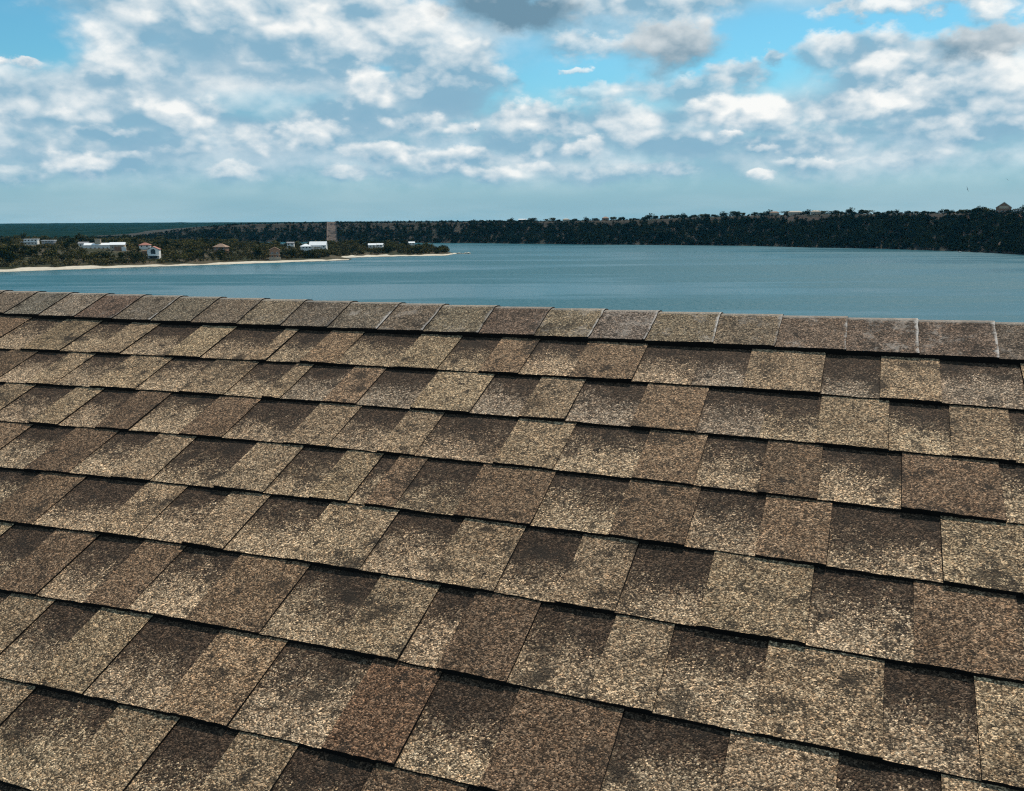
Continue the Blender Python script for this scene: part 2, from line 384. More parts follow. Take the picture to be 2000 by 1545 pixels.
# low peninsula and its sandy spit
def lerp_poly(P, s):
    P = np.array(P, float); t = np.linspace(0, 1, len(P))
    return np.stack([np.interp(s, t, P[:, k]) for k in range(P.shape[1])], -1)
F1 = [(-495, 584), (-429, 634), (-380, 675), (-338, 707), (-292, 742), (-240, 776), (-185, 824), (-152, 847)]
B1 = [(-1274, 1515), (-982, 1459), (-798, 1424), (-652, 1369), (-517, 1318), (-376, 1221), (-234, 1043), (-154, 889)]
Z1 = [(14,), (14,), (13.5,), (12.2,), (11.2,), (9.5,), (8.0,), (1.2,)]
F2 = [(-180, 892), (-166, 909), (-136, 931), (-105, 941), (-69, 950), (-60, 1009)]
B2 = [(-274, 1226), (-217, 1193), (-169, 1164), (-127, 1136), (-85, 1090), (-61, 1025)]
ZZ2 = [(8,), (8,), (7.5,), (6.5,), (4.0,), (0.6,)]

class Land:
    def __init__(s, F, B, Z): s.F, s.B, s.Z = F, B, Z
    def point(s, u, t):
        u = np.asarray(u, float); t = np.asarray(t, float)
        f = lerp_poly(s.F, u); b = lerp_poly(s.B, u); z = lerp_poly(s.Z, u)[..., 0]
        wob = 5.0 * vnoise(u * 900, 0 * u, 60) * (1 - t)
        L = np.hypot(*(b - f).T if f.ndim == 2 else np.moveaxis(b - f, -1, 0))
        p = f + (b - f) * (t + wob / np.maximum(L, 30))[..., None]
        d = t * L
        prof = np.minimum(np.interp(d, [0, 5, 20, 60, 130], [-0.06, 0.04, 0.16, 0.55, 1.0]), np.interp((1 - t) * L, [0, 15, 60], [-0.08, 0.2, 1.0]))
        zz = z * prof + vnoise(p[..., 0], p[..., 1], 18) * 1.2 * np.clip(d / 40, 0, 1) * np.clip((1 - t) * L / 40, 0, 1)
        return p[..., 0], p[..., 1], zz
    def mesh(s, name, nu, nt):
        u = np.linspace(0, 1, nu); t = np.linspace(0, 1, nt) ** 1.6
        U, T = np.meshgrid(u, t, indexing='ij'); x, y, z = s.point(U, T)
        tag(grid_obj(name, np.stack([x, y, z], -1), [M_pen], True), kind='structure')
    def beach(s, w, u0=0.0, u1=1.0):
        u = np.linspace(u0, u1, 180); rows = []
        for k in range(6):
            f = lerp_poly(s.F, u); b = lerp_poly(s.B, u); L = np.hypot(*(b - f).T)
            ww = w * (0.7 + 1.1 * (vnoise(u * 1000, 0 * u, 30) + 0.3))
            t = np.clip(ww * k / 5 / np.maximum(L, 30), 0, 0.9)
            x, y, z = s.point(u, t)
            rows.append(np.stack([x, y, np.maximum(z, 0) + 0.15 + 0.5 * math.sin(k / 5 * math.pi) + 0.25 * vnoise(x, y, 4)], -1))
        tag(grid_obj('beach', np.stack(rows, 1), [M_beach], False), kind='structure')
PEN = Land(F1, B1, Z1); SPIT = Land(F2, B2, ZZ2)
PEN.mesh('low_peninsula', 160, 40); PEN.beach(13)
SPIT.mesh('sandy_spit', 90, 30); SPIT.beach(17)

# near shore: the bluff the house stands on (out of sight below the roof)
nx = np.linspace(-260, 260, 60); ny = np.linspace(-200, 120, 50)
NX, NY = np.meshgrid(nx, ny, indexing='ij')
NZ = 27.5 * np.clip((80 - np.hypot(NX * 0.6, np.maximum(NY, 0) * 1.0) - 10 * vnoise(NX, NY, 40)) / 80.0, -0.05, 1.0) ** 1.0
NZ = np.where(np.hypot(NX, NY) < 16, 27.5, np.minimum(NZ, 27.5 - 0.0 * NX)) 
tag(grid_obj('near_bluff', np.stack([NX, NY, NZ + 0.0], -1), [M_pen], True), kind='structure')

# ------------------------------------------------------------------ trees
def leaf_cloud(n, rx, rz, zc, size, seed, lobes=5):
    """leaf clumps (bent quads) spread through an uneven crown"""
    g = np.random.default_rng(seed)
    lc = g.normal(size=(lobes, 3)) * np.array([rx * 0.42, rx * 0.42, rz * 0.38]); lr = 0.45 + 0.35 * g.random(lobes)
    k = g.integers(0, lobes, n)
    d = g.normal(size=(n, 3)); d /= np.linalg.norm(d, axis=1)[:, None]
    rad = g.random(n) ** 0.4
    c = lc[k] + d * (rad * lr[k])[:, None] * np.array([rx, rx, rz]); c[:, 2] += zc
    a = g.normal(size=(n, 3)); a /= np.linalg.norm(a, axis=1)[:, None]
    b = np.cross(a, g.normal(size=(n, 3))); b /= np.linalg.norm(b, axis=1)[:, None]
    sz = size * (0.6 + 0.8 * g.random(n))[:, None]
    nn = np.cross(a, b) * sz * 0.35
    V = np.stack([c - a * sz, c - b * sz * 0.7 + nn, c + a * sz, c + b * sz * 0.7 + nn], 1)
    return V.reshape(-1, 3)

def quads(nq): return np.arange(nq * 4).reshape(-1, 4)

def raw_mesh(name, V, Q, mat):
    me = bpy.data.meshes.new(name); n = len(V)
    me.vertices.add(n); me.vertices.foreach_set('co', np.ascontiguousarray(V, np.float32).ravel())
    k = Q.shape[1]; me.loops.add(Q.size); me.loops.foreach_set('vertex_index', Q.astype(np.int32).ravel())
    me.polygons.add(len(Q)); me.polygons.foreach_set('loop_start', np.arange(0, Q.size, k, dtype=np.int32)); me.polygons.foreach_set('loop_total', np.full(len(Q), k, np.int32))
    me.materials.append(mat); me.update(); me.validate()
    return me

def trunk_mesh(h, r, seed):
    g = random.Random(seed); vs = []; fs = []
    def limb(p0, p1, r0, r1, n=5):
        b = len(vs); p0 = Vector(p0); p1 = Vector(p1); d = (p1 - p0).normalized()
        s = d.orthogonal().normalized(); u = d.cross(s)
        for p, rr in ((p0, r0), (p1, r1)):
            for i in range(n):
                a = 2 * math.pi * i / n; vs.append(p + s * math.cos(a) * rr + u * math.sin(a) * rr)
        for i in range(n): fs.append((b + i, b + (i + 1) % n, b + n + (i + 1) % n, b + n + i))
        fs.append(tuple(b + n + i for i in range(n)))
    limb((0, 0, -0.8), (0.1, 0, h * 0.5), r, r * 0.7)
    for i in range(4):
        a = g.random() * 6.28
        limb((0.1, 0, h * (0.3 + 0.06 * i)), (math.cos(a) * h * 0.28, math.sin(a) * h * 0.28, h * (0.62 + 0.08 * i)), r * 0.5, r * 0.15)
    me = bpy.data.meshes.new('trunk'); me.from_pydata([tuple(v) for v in vs], [], fs); me.materials.append(M_bark); return me

KIND = []
for i in range(7):
    olive = i >= 4
    KIND.append((raw_mesh('crown', leaf_cloud(420, 3.6 if olive else 3.2, 2.6 if olive else 3.0, 3.3, 0.50, 50 + i, 8), quads(420), M_olive if olive else M_cedar), trunk_mesh(4.6, 0.16, i)))

def plant_tree(kind, x, y, z, h, label, group, name, wide=1.0):
    e = empty(name, (x, y, z), rng.random() * 6.28)
    s = h / 6.8; e.scale = (s * wide * (0.9 + 0.35 * rng.random()), s * wide * (0.9 + 0.35 * rng.random()), s)
    tag(e, label, 'tree', group)
    for nm, me in (('crown', KIND[kind][0]), ('trunk', KIND[kind][1])):
        link(bpy.data.objects.new(nm, me), e)
    return e

# houses: position, direction (az = x / y), extent and base height, filled in below and used to keep views clear
HOUSES = []

def forest(name, pts, hs, mat, nleaf, label, cat, base_r=0.42, flat=0.9):
    """one mass of trees nobody could count"""
    var = [leaf_cloud(nleaf, base_r, 0.42 * flat, 0.52, 0.125, 900 + i, 7) for i in range(8)]
    n = len(pts); out = np.empty((n, nleaf * 4, 3), np.float32)
    for i in range(n):
        a = nrng.random() * 6.28; c, s_ = math.cos(a), math.sin(a); v = var[i % 8]
        out[i, :, 0] = (v[:, 0] * c - v[:, 1] * s_) * hs[i] + pts[i][0]
        out[i, :, 1] = (v[:, 0] * s_ + v[:, 1] * c) * hs[i] + pts[i][1]
        out[i, :, 2] = v[:, 2] * hs[i] + pts[i][2]
    V = out.reshape(-1, 3)
    o = link(bpy.data.objects.new(name, raw_mesh(name, V, quads(n * nleaf), mat)))
    return tag(o, label, cat, kind='stuff')

# wood on the far cliffs
n = 7600
az = nrng.uniform(FAZ[0], FAZ[-1] - 0.02, n * 2)
# keep the number of trees per metre of shore even
s = nrng.uniform(2, 118, n * 2)
mid = az < -0.05
dens = np.where(mid, np.where((s > 60) & (s < 100), 0.42, 0.85), 1.0)
dens = dens * np.where((s > 84) & (s < 101) & (vnoise(az * 1500, s, 30) > np.where(mid, -0.15, 0.05)), 0.22, 1.0)
keep = (nrng.random(n * 2) < dens) & ~((np.abs(az + 0.196) < 0.0062) & (s < 116))
az = az[keep][:n]; s = s[keep][:n]
x, y, z = far_point(az, s)
hs = nrng.uniform(4.5, 8.5, len(az)) * np.where(s > 96, np.where(az > 0.02, 0.38, 0.6), 1.0)
forest('cliff_wood', np.stack([x, y, z - 0.4], -1), hs, M_wood, 64, 'dark scrubby wood covering the far cliffs', 'wood')

# trees one can tell apart on the skyline of the right-hand cliff: (direction x/y, inland, height)
SKY = [(-0.032, 122, 7), (-0.012, 122, 6), (0.0, 120, 8), (0.024, 121, 9), (0.045, 124, 9), (0.052, 122, 6), (0.070, 120, 7), (0.082, 122, 7), (0.092, 122, 6), (0.112, 122, 8), (0.121, 124, 8), (0.136, 122, 6), (0.151, 122, 11), (0.157, 124, 8),
       (0.168, 122, 8), (0.175, 123, 10), (0.182, 122, 11), (0.189, 124, 9), (0.199, 122, 7), (0.208, 122, 8), (0.213, 123, 9), (0.222, 122, 7), (0.232, 122, 8), (0.243, 124, 10), (0.252, 122, 7), (0.266, 122, 8), (0.274, 122, 8), (0.281, 123, 9), (0.287, 122, 8),
       (0.300, 126, 8), (0.309, 128, 9), (0.314, 126, 8), (0.323, 126, 8), (0.331, 128, 8), (0.341, 126, 8), (0.353, 126, 9), (0.361, 124, 6), (0.369, 124, 9), (0.381, 124, 8), (0.389, 124, 8), (0.399, 124, 6), (0.412, 123, 8), (0.420, 123, 6), (0.432, 124, 6),
       (0.441, 124, 5), (0.451, 123, 6), (0.460, 124, 5), (0.469, 123, 6), (0.4755, 122, 7), (0.487, 122, 4), (0.497, 124, 8), (0.5025, 124, 9), (0.508, 124, 8.5), (0.513, 124, 8.5), (0.519, 123, 8), (0.525, 122, 7), (0.5475, 126, 8), (0.560, 124, 8), (0.565, 124, 8), (0.577, 126, 9), (0.583, 124, 9), (0.60, 123, 7), (0.615, 124, 8), (0.635, 124, 7), (0.66, 124, 8)]
for a, s_, h in list(SKY):
    if a < 0.53 and rng.random() < 0.75: SKY.append((a + rng.uniform(-0.007, 0.007), s_ + rng.uniform(-4, 10), h * rng.uniform(0.55, 0.85)))
for i, (a, s_, h) in enumerate(SKY):
    x, y, z = far_point(np.array(a), np.array(float(s_)))
    plant_tree(i % 5, float(x), float(y), float(z) - 0.9, h * 0.86, 'dark rounded tree standing on the skyline of the far cliff', 'trees along the rim of the far cliff', 'rim_tree', 1.5)

# ------------------------------------------------------------------ houses
def stucco(name, c): return plain(name, c, 0.85, 0.10, 0.8)
MW = stucco('white_wall', (0.68, 0.67, 0.64)); MT = stucco('tan_wall', (0.42, 0.33, 0.24)); MBk = plain('brick_wall', (0.25, 0.14, 0.09), 0.9, 0.35, 1.5)
MG = plain('grey_wall', (0.30, 0.31, 0.32), 0.85, 0.2, 0.8); MRw = plain('white_metal_roof', (0.66, 0.67, 0.68), 0.7, 0.1, 0.5); MRg = plain('grey_roof', (0.20, 0.20, 0.21), 0.8, 0.25, 1.2)
MRr = plain('red_roof', (0.30, 0.12, 0.09), 0.85, 0.3, 1.2); MRb = plain('brown_roof', (0.25, 0.16, 0.11), 0.9, 0.3, 1.2); MRt = plain('tan_roof', (0.42, 0.36, 0.29), 0.9, 0.2, 1.2)
def glass():
    m, N, b = principled('window_glass'); b.inputs['Base Color'].default_value = (0.015, 0.02, 0.025, 1); b.inputs['Roughness'].default_value = 0.15; return m
MGl = glass(); MTr = plain('window_trim', (0.7, 0.7, 0.68), 0.7, 0.05, 2)

def gable(w, d, h0, rise, over=0.5, th=0.35):
    """closed gable roof slab, ridge along x"""
    x0, x1, y0, y1 = -w / 2 - over, w / 2 + over, -d / 2 - over, d / 2 + over
    v = []
    for z in (h0 - 0.15, h0 - 0.15 + th):
        for xx in (x0, x1): v += [(xx, y0, z), (xx, 0, z + rise), (xx, y1, z)]
    f = [(0, 3, 4, 1), (1, 4, 5, 2), (6, 7, 10, 9), (7, 8, 11, 10), (0, 1, 7, 6), (1, 2, 8, 7), (3, 9, 10, 4), (4, 10, 11, 5), (0, 6, 9, 3), (2, 5, 11, 8)]
    return v, f

def hip(w, d, h0, rise, over=0.6, th=0.3):
    x0, x1, y0, y1 = -w / 2 - over, w / 2 + over, -d / 2 - over, d / 2 + over; k = max(0.0, w / 2 - d / 2)
    v = [(x0, y0, h0 - .1), (x1, y0, h0 - .1), (x1, y1, h0 - .1), (x0, y1, h0 - .1), (x0, y0, h0 - .1 + th), (x1, y0, h0 - .1 + th), (x1, y1, h0 - .1 + th), (x0, y1, h0 - .1 + th), (-k, 0, h0 + rise), (k, 0, h0 + rise)]
    f = [(0, 3, 2, 1), (0, 1, 5, 4), (1, 2, 6, 5), (2, 3, 7, 6), (3, 0, 4, 7), (4, 5, 9, 8), (6, 7, 8, 9), (5, 6, 9), (7, 4, 8)]
    return v, f

def house(name, label, x, y, z, yaw, w, d, h, roof, wm, rm, rise=2.0, wins=3, rows=1, extra=None, group=None, veil=0.0):
    e = empty(name, (x, y, z), yaw); tag(e, label, 'house', group)
    v, f = boxv(-w / 2, w / 2, -d / 2, d / 2, -4.0, h)
    if roof == 'gable':
        b = len(v); v += [(-w / 2, 0, h + rise * 0.93), (w / 2, 0, h + rise * 0.93)]; f += [(4, 7, b), (5, b + 1, 6)]
    if roof == 'front':
        b = len(v); v += [(0, -d / 2, h + rise * 0.93), (0, d / 2, h + rise * 0.93)]; f += [(4, b, 5), (7, 6, b + 1)]
    mesh_obj('wall', v, f, [wm], e)
    if roof == 'gable': v, f = gable(w, d, h, rise)
    elif roof == 'front':
        v, f = gable(d, w, h, rise); v = [(-b_, a_, c_) for a_, b_, c_ in v]
    elif roof == 'hip': v, f = hip(w, d, h, rise)
    else: v, f = boxv(-w / 2 - 0.6, w / 2 + 0.6, -d / 2 - 0.6, d / 2 + 0.6, h, h + 0.45)
    mesh_obj('roof', v, f, [rm], e)
    for r_ in range(rows):
        zc = 0.9 + r_ * 3.0
        for i in range(wins):
            xc = -w / 2 + w * (i + 0.5) / wins; ww = min(1.6, w / wins * 0.55)
            v, f = boxv(xc - ww / 2, xc + ww / 2, -d / 2 - 0.12, -d / 2 + 0.05, zc, zc + 1.5); o = mesh_obj('window', v, f, [MTr], e)
            v, f = boxv(xc - ww / 2 + 0.14, xc + ww / 2 - 0.14, -d / 2 - 0.15, -d / 2 - 0.09, zc + 0.14, zc + 1.36); mesh_obj('pane', v, f, [MGl], o)
    if extra:
        for nm, box_, mt in extra:
            v, f = boxv(*box_); mesh_obj(nm, v, f, [mt], e)
    HOUSES.append((x / y, y, w * 0.5 / y * 1.05, z + veil))
    return e

house('lake_house', 'white two-storey house on the peninsula, farthest left among the trees', -525.3, 1000, 12.6, 0.25, 13.5, 9, 5.6, 'flat', MW, MRw, wins=4, rows=2, extra=[('balcony', (-5, 4, -6.0, -4.6, 2.5, 2.75), MW), ('side_wing', (-11, -6.6, -3, 3, -3, 3.2), MG)])
house('lake_house', 'low pale flat-roofed house just right of the leftmost white house', -511.3, 1010, 13.8, 0.1, 12.6, 8, 2.9, 'flat', MG, MRw, wins=4)
house('lake_house', 'small white house end beside the long white house on the peninsula', -412.1, 880, 13.0, 0.2, 8.5, 7, 3.0, 'gable', MW, MRg, 1.5, wins=2)
house('lake_house', 'long bright white house with a tan chimney block on the peninsula', -383.6, 850, 10.8, 0.30, 25, 9, 4.3, 'gable', MW, MRw, 1.9, wins=7, extra=[('chimney', (-3.4, 1.6, -3.0, 0.5, 2.0, 9.6), MT), ('chimney_cap', (-3.7, 1.9, -3.3, 0.8, 9.6, 10.0), MT)])
house('lake_house', 'tall white house with grey roof and brown front beside the long white house', -361.3, 838, 9.0, 0.30, 12.5, 9, 6.6, 'gable', MT, MRw, 2.2, wins=3, rows=2, extra=[('white_wing', (3.6, 7.4, -7.0, -4.6, -3, 4.6), MW), ('brown_front', (-2.6, 3.5, -5.2, -4.6, -3, 5.2), MBk)])
house('lake_house', 'small white house with a red-brown roof on the peninsula', -346.0, 862, 12.0, 0.2, 9.5, 8, 2.6, 'hip', MW, MRr, 2.4, wins=2)
gh = house('lake_house', 'white gabled house with a big dark arched window above the shore', -309.8, 790, 5.6, 0.2, 9.6, 9, 7.0, 'front', MW, MRr, 2.6, wins=0, extra=[('porch_deck', (-5.2, 5.2, -8, -4.6, 1.7, 2.0), MW), ('left_wing', (-9.5, -4.9, -2, 5, -3, 6.0), MBk)])
v = [(-1.9, -4.62, 3.3), (1.9, -4.62, 3.3)]
for i in range(9):
    a = math.pi * i / 8; v.append((1.9 * math.cos(a), -4.62, 6.0 + 1.5 * math.sin(a)))
n0 = len(v); v = v + [(a, b + 0.2, c) for a, b, c in v]
ring = [0, 1] + list(range(2, n0)); 
f = [tuple(ring)] + [(ring[i], ring[(i + 1) % n0], ring[(i + 1) % n0] + n0, ring[i] + n0) for i in range(n0)]
mesh_obj('arched_window', v, f, [MGl], gh)
v, f = boxv(-3.2, 3.2, -4.66, -4.5, -0.4, 1.5); mesh_obj('garage_door', v, f, [MGl], gh)
house('lake_house', 'brown-roofed house half hidden in the wood on the peninsula', -270.5, 850, 9.8, -0.1, 11.5, 9, 3.0, 'hip', MBk, MRb, 3.2, wins=3, veil=2.6)
house('shore_house', 'narrow brown house standing low by the pale shore', -215.5, 830, 3.2, 0.25, 8.8, 8, 7.2, 'front', MBk, MRb, 2.6, wins=2, rows=2, extra=[('balcony', (-4.9, 4.9, -5.8, -4.1, 3.1, 3.35), MT), ('stone_base', (-5.2, 5.2, -4.5, -4.08, -3, 0.8), MT)], veil=2.5)
house('lake_house', 'tiny pale blue-white house left of the big white roofs', -232.0, 960, 10.9, 0.1, 7.0, 6, 2.6, 'gable', MW, MRg, 1.2, wins=2)
house('lake_house', 'large house with a broad white metal roof near the peninsula tip', -196.6, 930, 9.0, 0.05, 16.5, 11, 3.0, 'gable', MW, MRw, 3.6, wins=4, extra=[('porch_roof', (-4, 3.6, -9.0, -5.6, 1.6, 2.0), MRw)])
house('lake_house', 'white-roofed house just left of the broad white metal roof', -206.0, 915, 8.6, 0.35, 9.8, 8, 2.6, 'hip', MW, MRw, 2.6, wins=3)
house('lake_house', 'white cottage on the spit, left one of the pair', -154.0, 1010, 7.2, 0.1, 8.0, 7, 2.6, 'gable', MW, MRw, 1.8, wins=2, veil=1.2)
house('lake_house', 'white cottage on the spit, right one of the pair', -146.0, 1015, 7.4, -0.1, 6.8, 6, 2.6, 'gable', MW, MRw, 1.6, wins=2, veil=1.2)
house('lake_house', 'lone small white roof farthest right among the spit trees', -115.7, 1060, 8.4, 0.2, 6.4, 6, 2.4, 'gable', MW, MRw, 1.4, wins=2, veil=1.2)

def rim_house(label, a, s_, w, d, h, roof, wm, rm, rise, wins, dz=0.0, yaw=0.0, **kw):
    x, y, z = far_point(np.array(a), np.array(float(s_)))
    return house('clifftop_house', label, float(x), float(y), float(z) + dz, -math.atan(a) + yaw, w, d, h, roof, wm, rm, rise, wins, **kw)
rim_house('gabled tan house highest on the skyline, at the right end of the cliff', 0.5365, 120, 15.5, 11, 5.6, 'front', MBk, MRt, 6.2, 4, 0.5, 0.0, extra=[('gable_front', (-4.6, 4.6, -5.75, -5.52, 4.6, 7.4), MT)])
rim_house('low white-walled house beside the gabled tan house on the cliff', 0.5525, 117, 10, 7, 3.0, 'flat', MW, MRb, 1.0, 3)
rim_house('long tan terrace house under the trees on the cliff edge', 0.3095, 113, 19, 7, 4.0, 'hip', MT, MRt, 2.0, 6, 0.0)
rim_house('tan house on the cliff edge left of the long terrace house', 0.287, 113, 13, 7, 3.6, 'hip', MT, MRb, 1.8, 4, 0.0)
rim_house('pale low house on the cliff edge right of the long terrace house', 0.332, 113, 13, 7, 3.6, 'hip', MT, MRt, 1.7, 4, 0.0)
rim_house('small brown cabin with a white corner among tall rim trees', 0.1650, 121, 7, 6, 3.2, 'front', MBk, MRb, 2.4, 2, 0.2, extra=[('white_corner', (0.3, 1.2, -3.25, -3.02, 0, 4.6), MW)])
rim_house('pale tan house front set in the wood left of centre on the cliff', 0.0600, 104, 11, 7, 2.6, 'hip', MT, MRt, 1.6, 4, 0.3)
rim_house('low white-roofed house at the left end of the right-hand cliff', 0.0125, 117, 13, 8, 2.6, 'gable', MG, MRw, 1.2, 4, 0.4)
rim_house('dark rounded-roof house on the skyline near the middle of the cliff', 0.1030, 120, 11, 9, 3.2, 'hip', MBk, MRb, 2.6, 3, 0.2)

# ------------------------------------------------------------------ peninsula trees
def clear_of_houses(x, y, z, h, r=4.0):
    for a, hy, ha, hz in HOUSES:
        if hy > 1090: continue
        if abs(x / y - a) < ha + r / y:
            if abs(y - hy) < 11: return False
            if y < hy and (z + h - EYE) / y > (hz + 0.7 - EYE) / hy: return False
    return True

cnt = 0
for land, npl, lo, hi, grp, lab0, lab1 in ((PEN, 215, 0.08, 0.92, 'trees on the low peninsula', 'dark green tree in the wood on the low peninsula', 'olive-green tree in the wood on the low peninsula'),
                                      (SPIT, 70, 0.12, 0.97, 'trees on the sandy spit', 'dark green tree in the wood on the sandy spit', 'olive-green tree in the wood on the sandy spit')):
    done = 0; tries = 0
    while done < npl and tries < 6000:
        tries += 1
        u = rng.uniform(0.18 if land is PEN else 0.05, 0.985); t = rng.uniform(0, 1) ** 1.7
        x, y, z = (float(q) for q in land.point(np.array(u), np.array(t)))
        if z < (2.2 if land is PEN else 1.5): continue
        h = rng.uniform(5.0, 9.0) * (1.12 if x / y < -0.42 else 0.92)
        if not clear_of_houses(x, y, z, h):
            h = 3.2
            if not clear_of_houses(x, y, z, h): continue
        left = x / y < -0.40
        k = rng.choice([0, 1, 2, 3]) if rng.random() < (0.85 if left else 0.4) else rng.choice([4, 5, 6])
        plant_tree(k, x, y, z - 0.2, h, lab1 if k >= 4 else lab0, ('olive ' if k >= 4 else 'dark ') + grp, 'cedar_tree' if k < 4 else 'oak_tree')
        done += 1
pts = []; hh = []
for land, nb in ((PEN, 5200), (SPIT, 1500)):
    us = nrng.uniform(0.12 if land is PEN else 0.02, 0.99, nb); ts = nrng.random(nb) ** 1.5
    xs, ys, zs = land.point(us, ts)
    for x, y, z in zip(xs, ys, zs):
        if z < (1.9 if land is PEN else 1.2): continue
        if vnoise(np.array(x), np.array(y), 25) > 0.34: continue
        h = rng.uniform(2.6, 5.8)
        if not clear_of_houses(x, y, z, h, 2.0): continue
        pts.append((x, y, z - 0.3)); hh.append(h)
forest('scrub', np.array(pts), np.array(hh), M_scrub, 48, 'low mixed scrub covering the peninsula and spit', 'scrub', 0.55, 1.0)

pts = []; hh = []
while len(pts) < 420:
    i_, j_ = rng.randrange(60), rng.randrange(50)
    x, y, z = float(NX[i_, j_]), float(NY[i_, j_]), float(NZ[i_, j_])
    if z < 1.5 or math.hypot(x, y) < 17 or y < -60: continue
    pts.append((x + rng.uniform(-3, 3), y + rng.uniform(-2, 2), z - 0.5)); hh.append(rng.uniform(1.0, 2.2))
forest('bluff_scrub', np.array(pts), np.array(hh), M_scrub, 60, 'low scrub on the bluff below the house', 'scrub', 0.6, 1.0)

# ------------------------------------------------------------------ boat, rocks off the spit, birds
def boat(x, y, rz, L=4.6):
    e = empty('motor_boat', (x, y, 0.05), rz); tag(e, 'small white motor boat on the lake close under the right-hand cliff', 'boat')
    v = []; f = []
    st = [(-0.5, 0.30, 0.55), (-0.2, 0.33, 0.58), (0.15, 0.30, 0.62), (0.38, 0.16, 0.70), (0.5, 0.01, 0.78)]
    for xx, hw, zt in st: v += [(xx * L, -hw * L * 0.5, zt), (xx * L, -hw * L * 0.32, -0.15), (xx * L, hw * L * 0.32, -0.15), (xx * L, hw * L * 0.5, zt)]
    for i in range(4):
        a = i * 4
        f += [(a, a + 1, a + 5, a + 4), (a + 1, a + 2, a + 6, a + 5), (a + 2, a + 3, a + 7, a + 6), (a, a + 4, a + 7, a + 3)]
    f += [(0, 3, 2, 1), (16, 17, 18, 19)]
    mesh_obj('hull', v, f, [MW], e)
    v, f = boxv(-0.12 * L, 0.16 * L, -0.10 * L, 0.10 * L, 0.55, 1.35); v = [(a - (0.06 * L if c > 1 else 0), b * (0.8 if c > 1 else 1), c) for a, b, c in v]; mesh_obj('cabin', v, f, [MW], e)
    v, f = boxv(0.125 * L, 0.14 * L, -0.075 * L, 0.075 * L, 0.9, 1.25); v = [(a - (0.05 * L if c > 1 else 0), b, c) for a, b, c in v]; mesh_obj('windscreen', v, f, [MGl], e)
    v, f = boxv(-0.55 * L, -0.5 * L, -0.05 * L, 0.05 * L, 0.1, 0.95); mesh_obj('outboard_motor', v, f, [MG], e)
boat(474.5, 962.0, 0.5)

for i, (x, y, r_) in enumerate([(-57.5, 1000, 1.6), (-54, 1000, 1.1), (-50.5, 1003, 1.4), (-47.5, 1003, 1.9), (-45.6, 1004, 0.9)]):
    v, f = boxv(-1, 1, -1, 1, -1, 1)
    import bmesh
    bm = bmesh.new(); bmesh.ops.create_icosphere(bm, subdivisions=2, radius=1.0)
    for p in bm.verts:
        k = 0.75 + 0.5 * rng.random(); p.co = Vector((p.co.x * k * r_ * 1.4, p.co.y * k * r_, p.co.z * k * r_ * 0.75))
    me = bpy.data.meshes.new('rock'); bm.to_mesh(me); bm.free(); me.materials.append(M_beach)
    o = link(bpy.data.objects.new('rock', me)); o.location = (x, y, 0.25)
    tag(o, 'pale rock breaking the water off the tip of the spit', 'rock', 'rocks off the tip of the spit')

M_bird = plain('bird_feathers', (0.03, 0.03, 0.035), 0.8, 0.2, 10)
def bird(label, x, y, z, span, rz, bank):
    e = empty('bird', (x, y, z), rz); e.rotation_euler = (bank, 0.1, rz); tag(e, label, 'bird')
    S_ = span; v = []; f = []
    prof = [(-0.30, 0.004), (-0.18, 0.02), (-0.05, 0.045), (0.08, 0.048), (0.17, 0.03), (0.22, 0.032), (0.27, 0.004)]
    for xx, rr in prof:
        for i in range(6):
            a = i * math.pi / 3; v.append((xx * S_, math.cos(a) * rr * S_, math.sin(a) * rr * S_))
    for j in range(len(prof) - 1):
        for i in range(6): f.append((j * 6 + i, j * 6 + (i + 1) % 6, j * 6 + 6 + (i + 1) % 6, j * 6 + 6 + i))
    mesh_obj('body', v, f, [M_bird], e, True)
    for sgn in (1, -1):
        w_ = [(0.10, 0.03, 0.01), (-0.10, 0.03, 0.0), (0.13, 0.24, 0.07), (-0.06, 0.24, 0.06), (0.02, 0.5, 0.03), (-0.05, 0.48, 0.03)]
        v = [(a * S_, sgn * b * S_, c * S_) for a, b, c in w_]; v += [(a, b, c - 0.012 * S_) for a, b, c in v]
        f = [(0, 1, 3, 2), (2, 3, 5, 4), (6, 8, 9, 7), (8, 10, 11, 9), (0, 2, 8, 6), (2, 4, 10, 8), (1, 7, 9, 3), (3, 9, 11, 5), (4, 5, 11, 10), (0, 6, 7, 1)]
        mesh_obj('wing', v, f, [M_bird], e)
    v = [(-0.28 * S_, 0.01 * S_, 0), (-0.28 * S_, -0.01 * S_, 0), (-0.40 * S_, -0.05 * S_, 0), (-0.40 * S_, 0.05 * S_, 0)]; v += [(a, b, c - 0.008 * S_) for a, b, c in v]
    mesh_obj('tail', v, [(0, 1, 2, 3), (4, 7, 6, 5), (0, 4, 5, 1), (1, 5, 6, 2), (2, 6, 7, 3), (3, 7, 4, 0)], [M_bird], e)
bird('dark bird flying upright just above the right-hand cliff skyline', 29.7, 60, 36.9, 0.36, 1.4, 1.25)
bird('smaller dark bird at the right edge, higher above the cliff', 43.0, 80, 38.3, 0.32, 0.8, 0.7)
bird('tiny dark bird among the clouds over the middle of the lake', -3.4, 90, 43.7, 0.26, 1.0, 0.9)

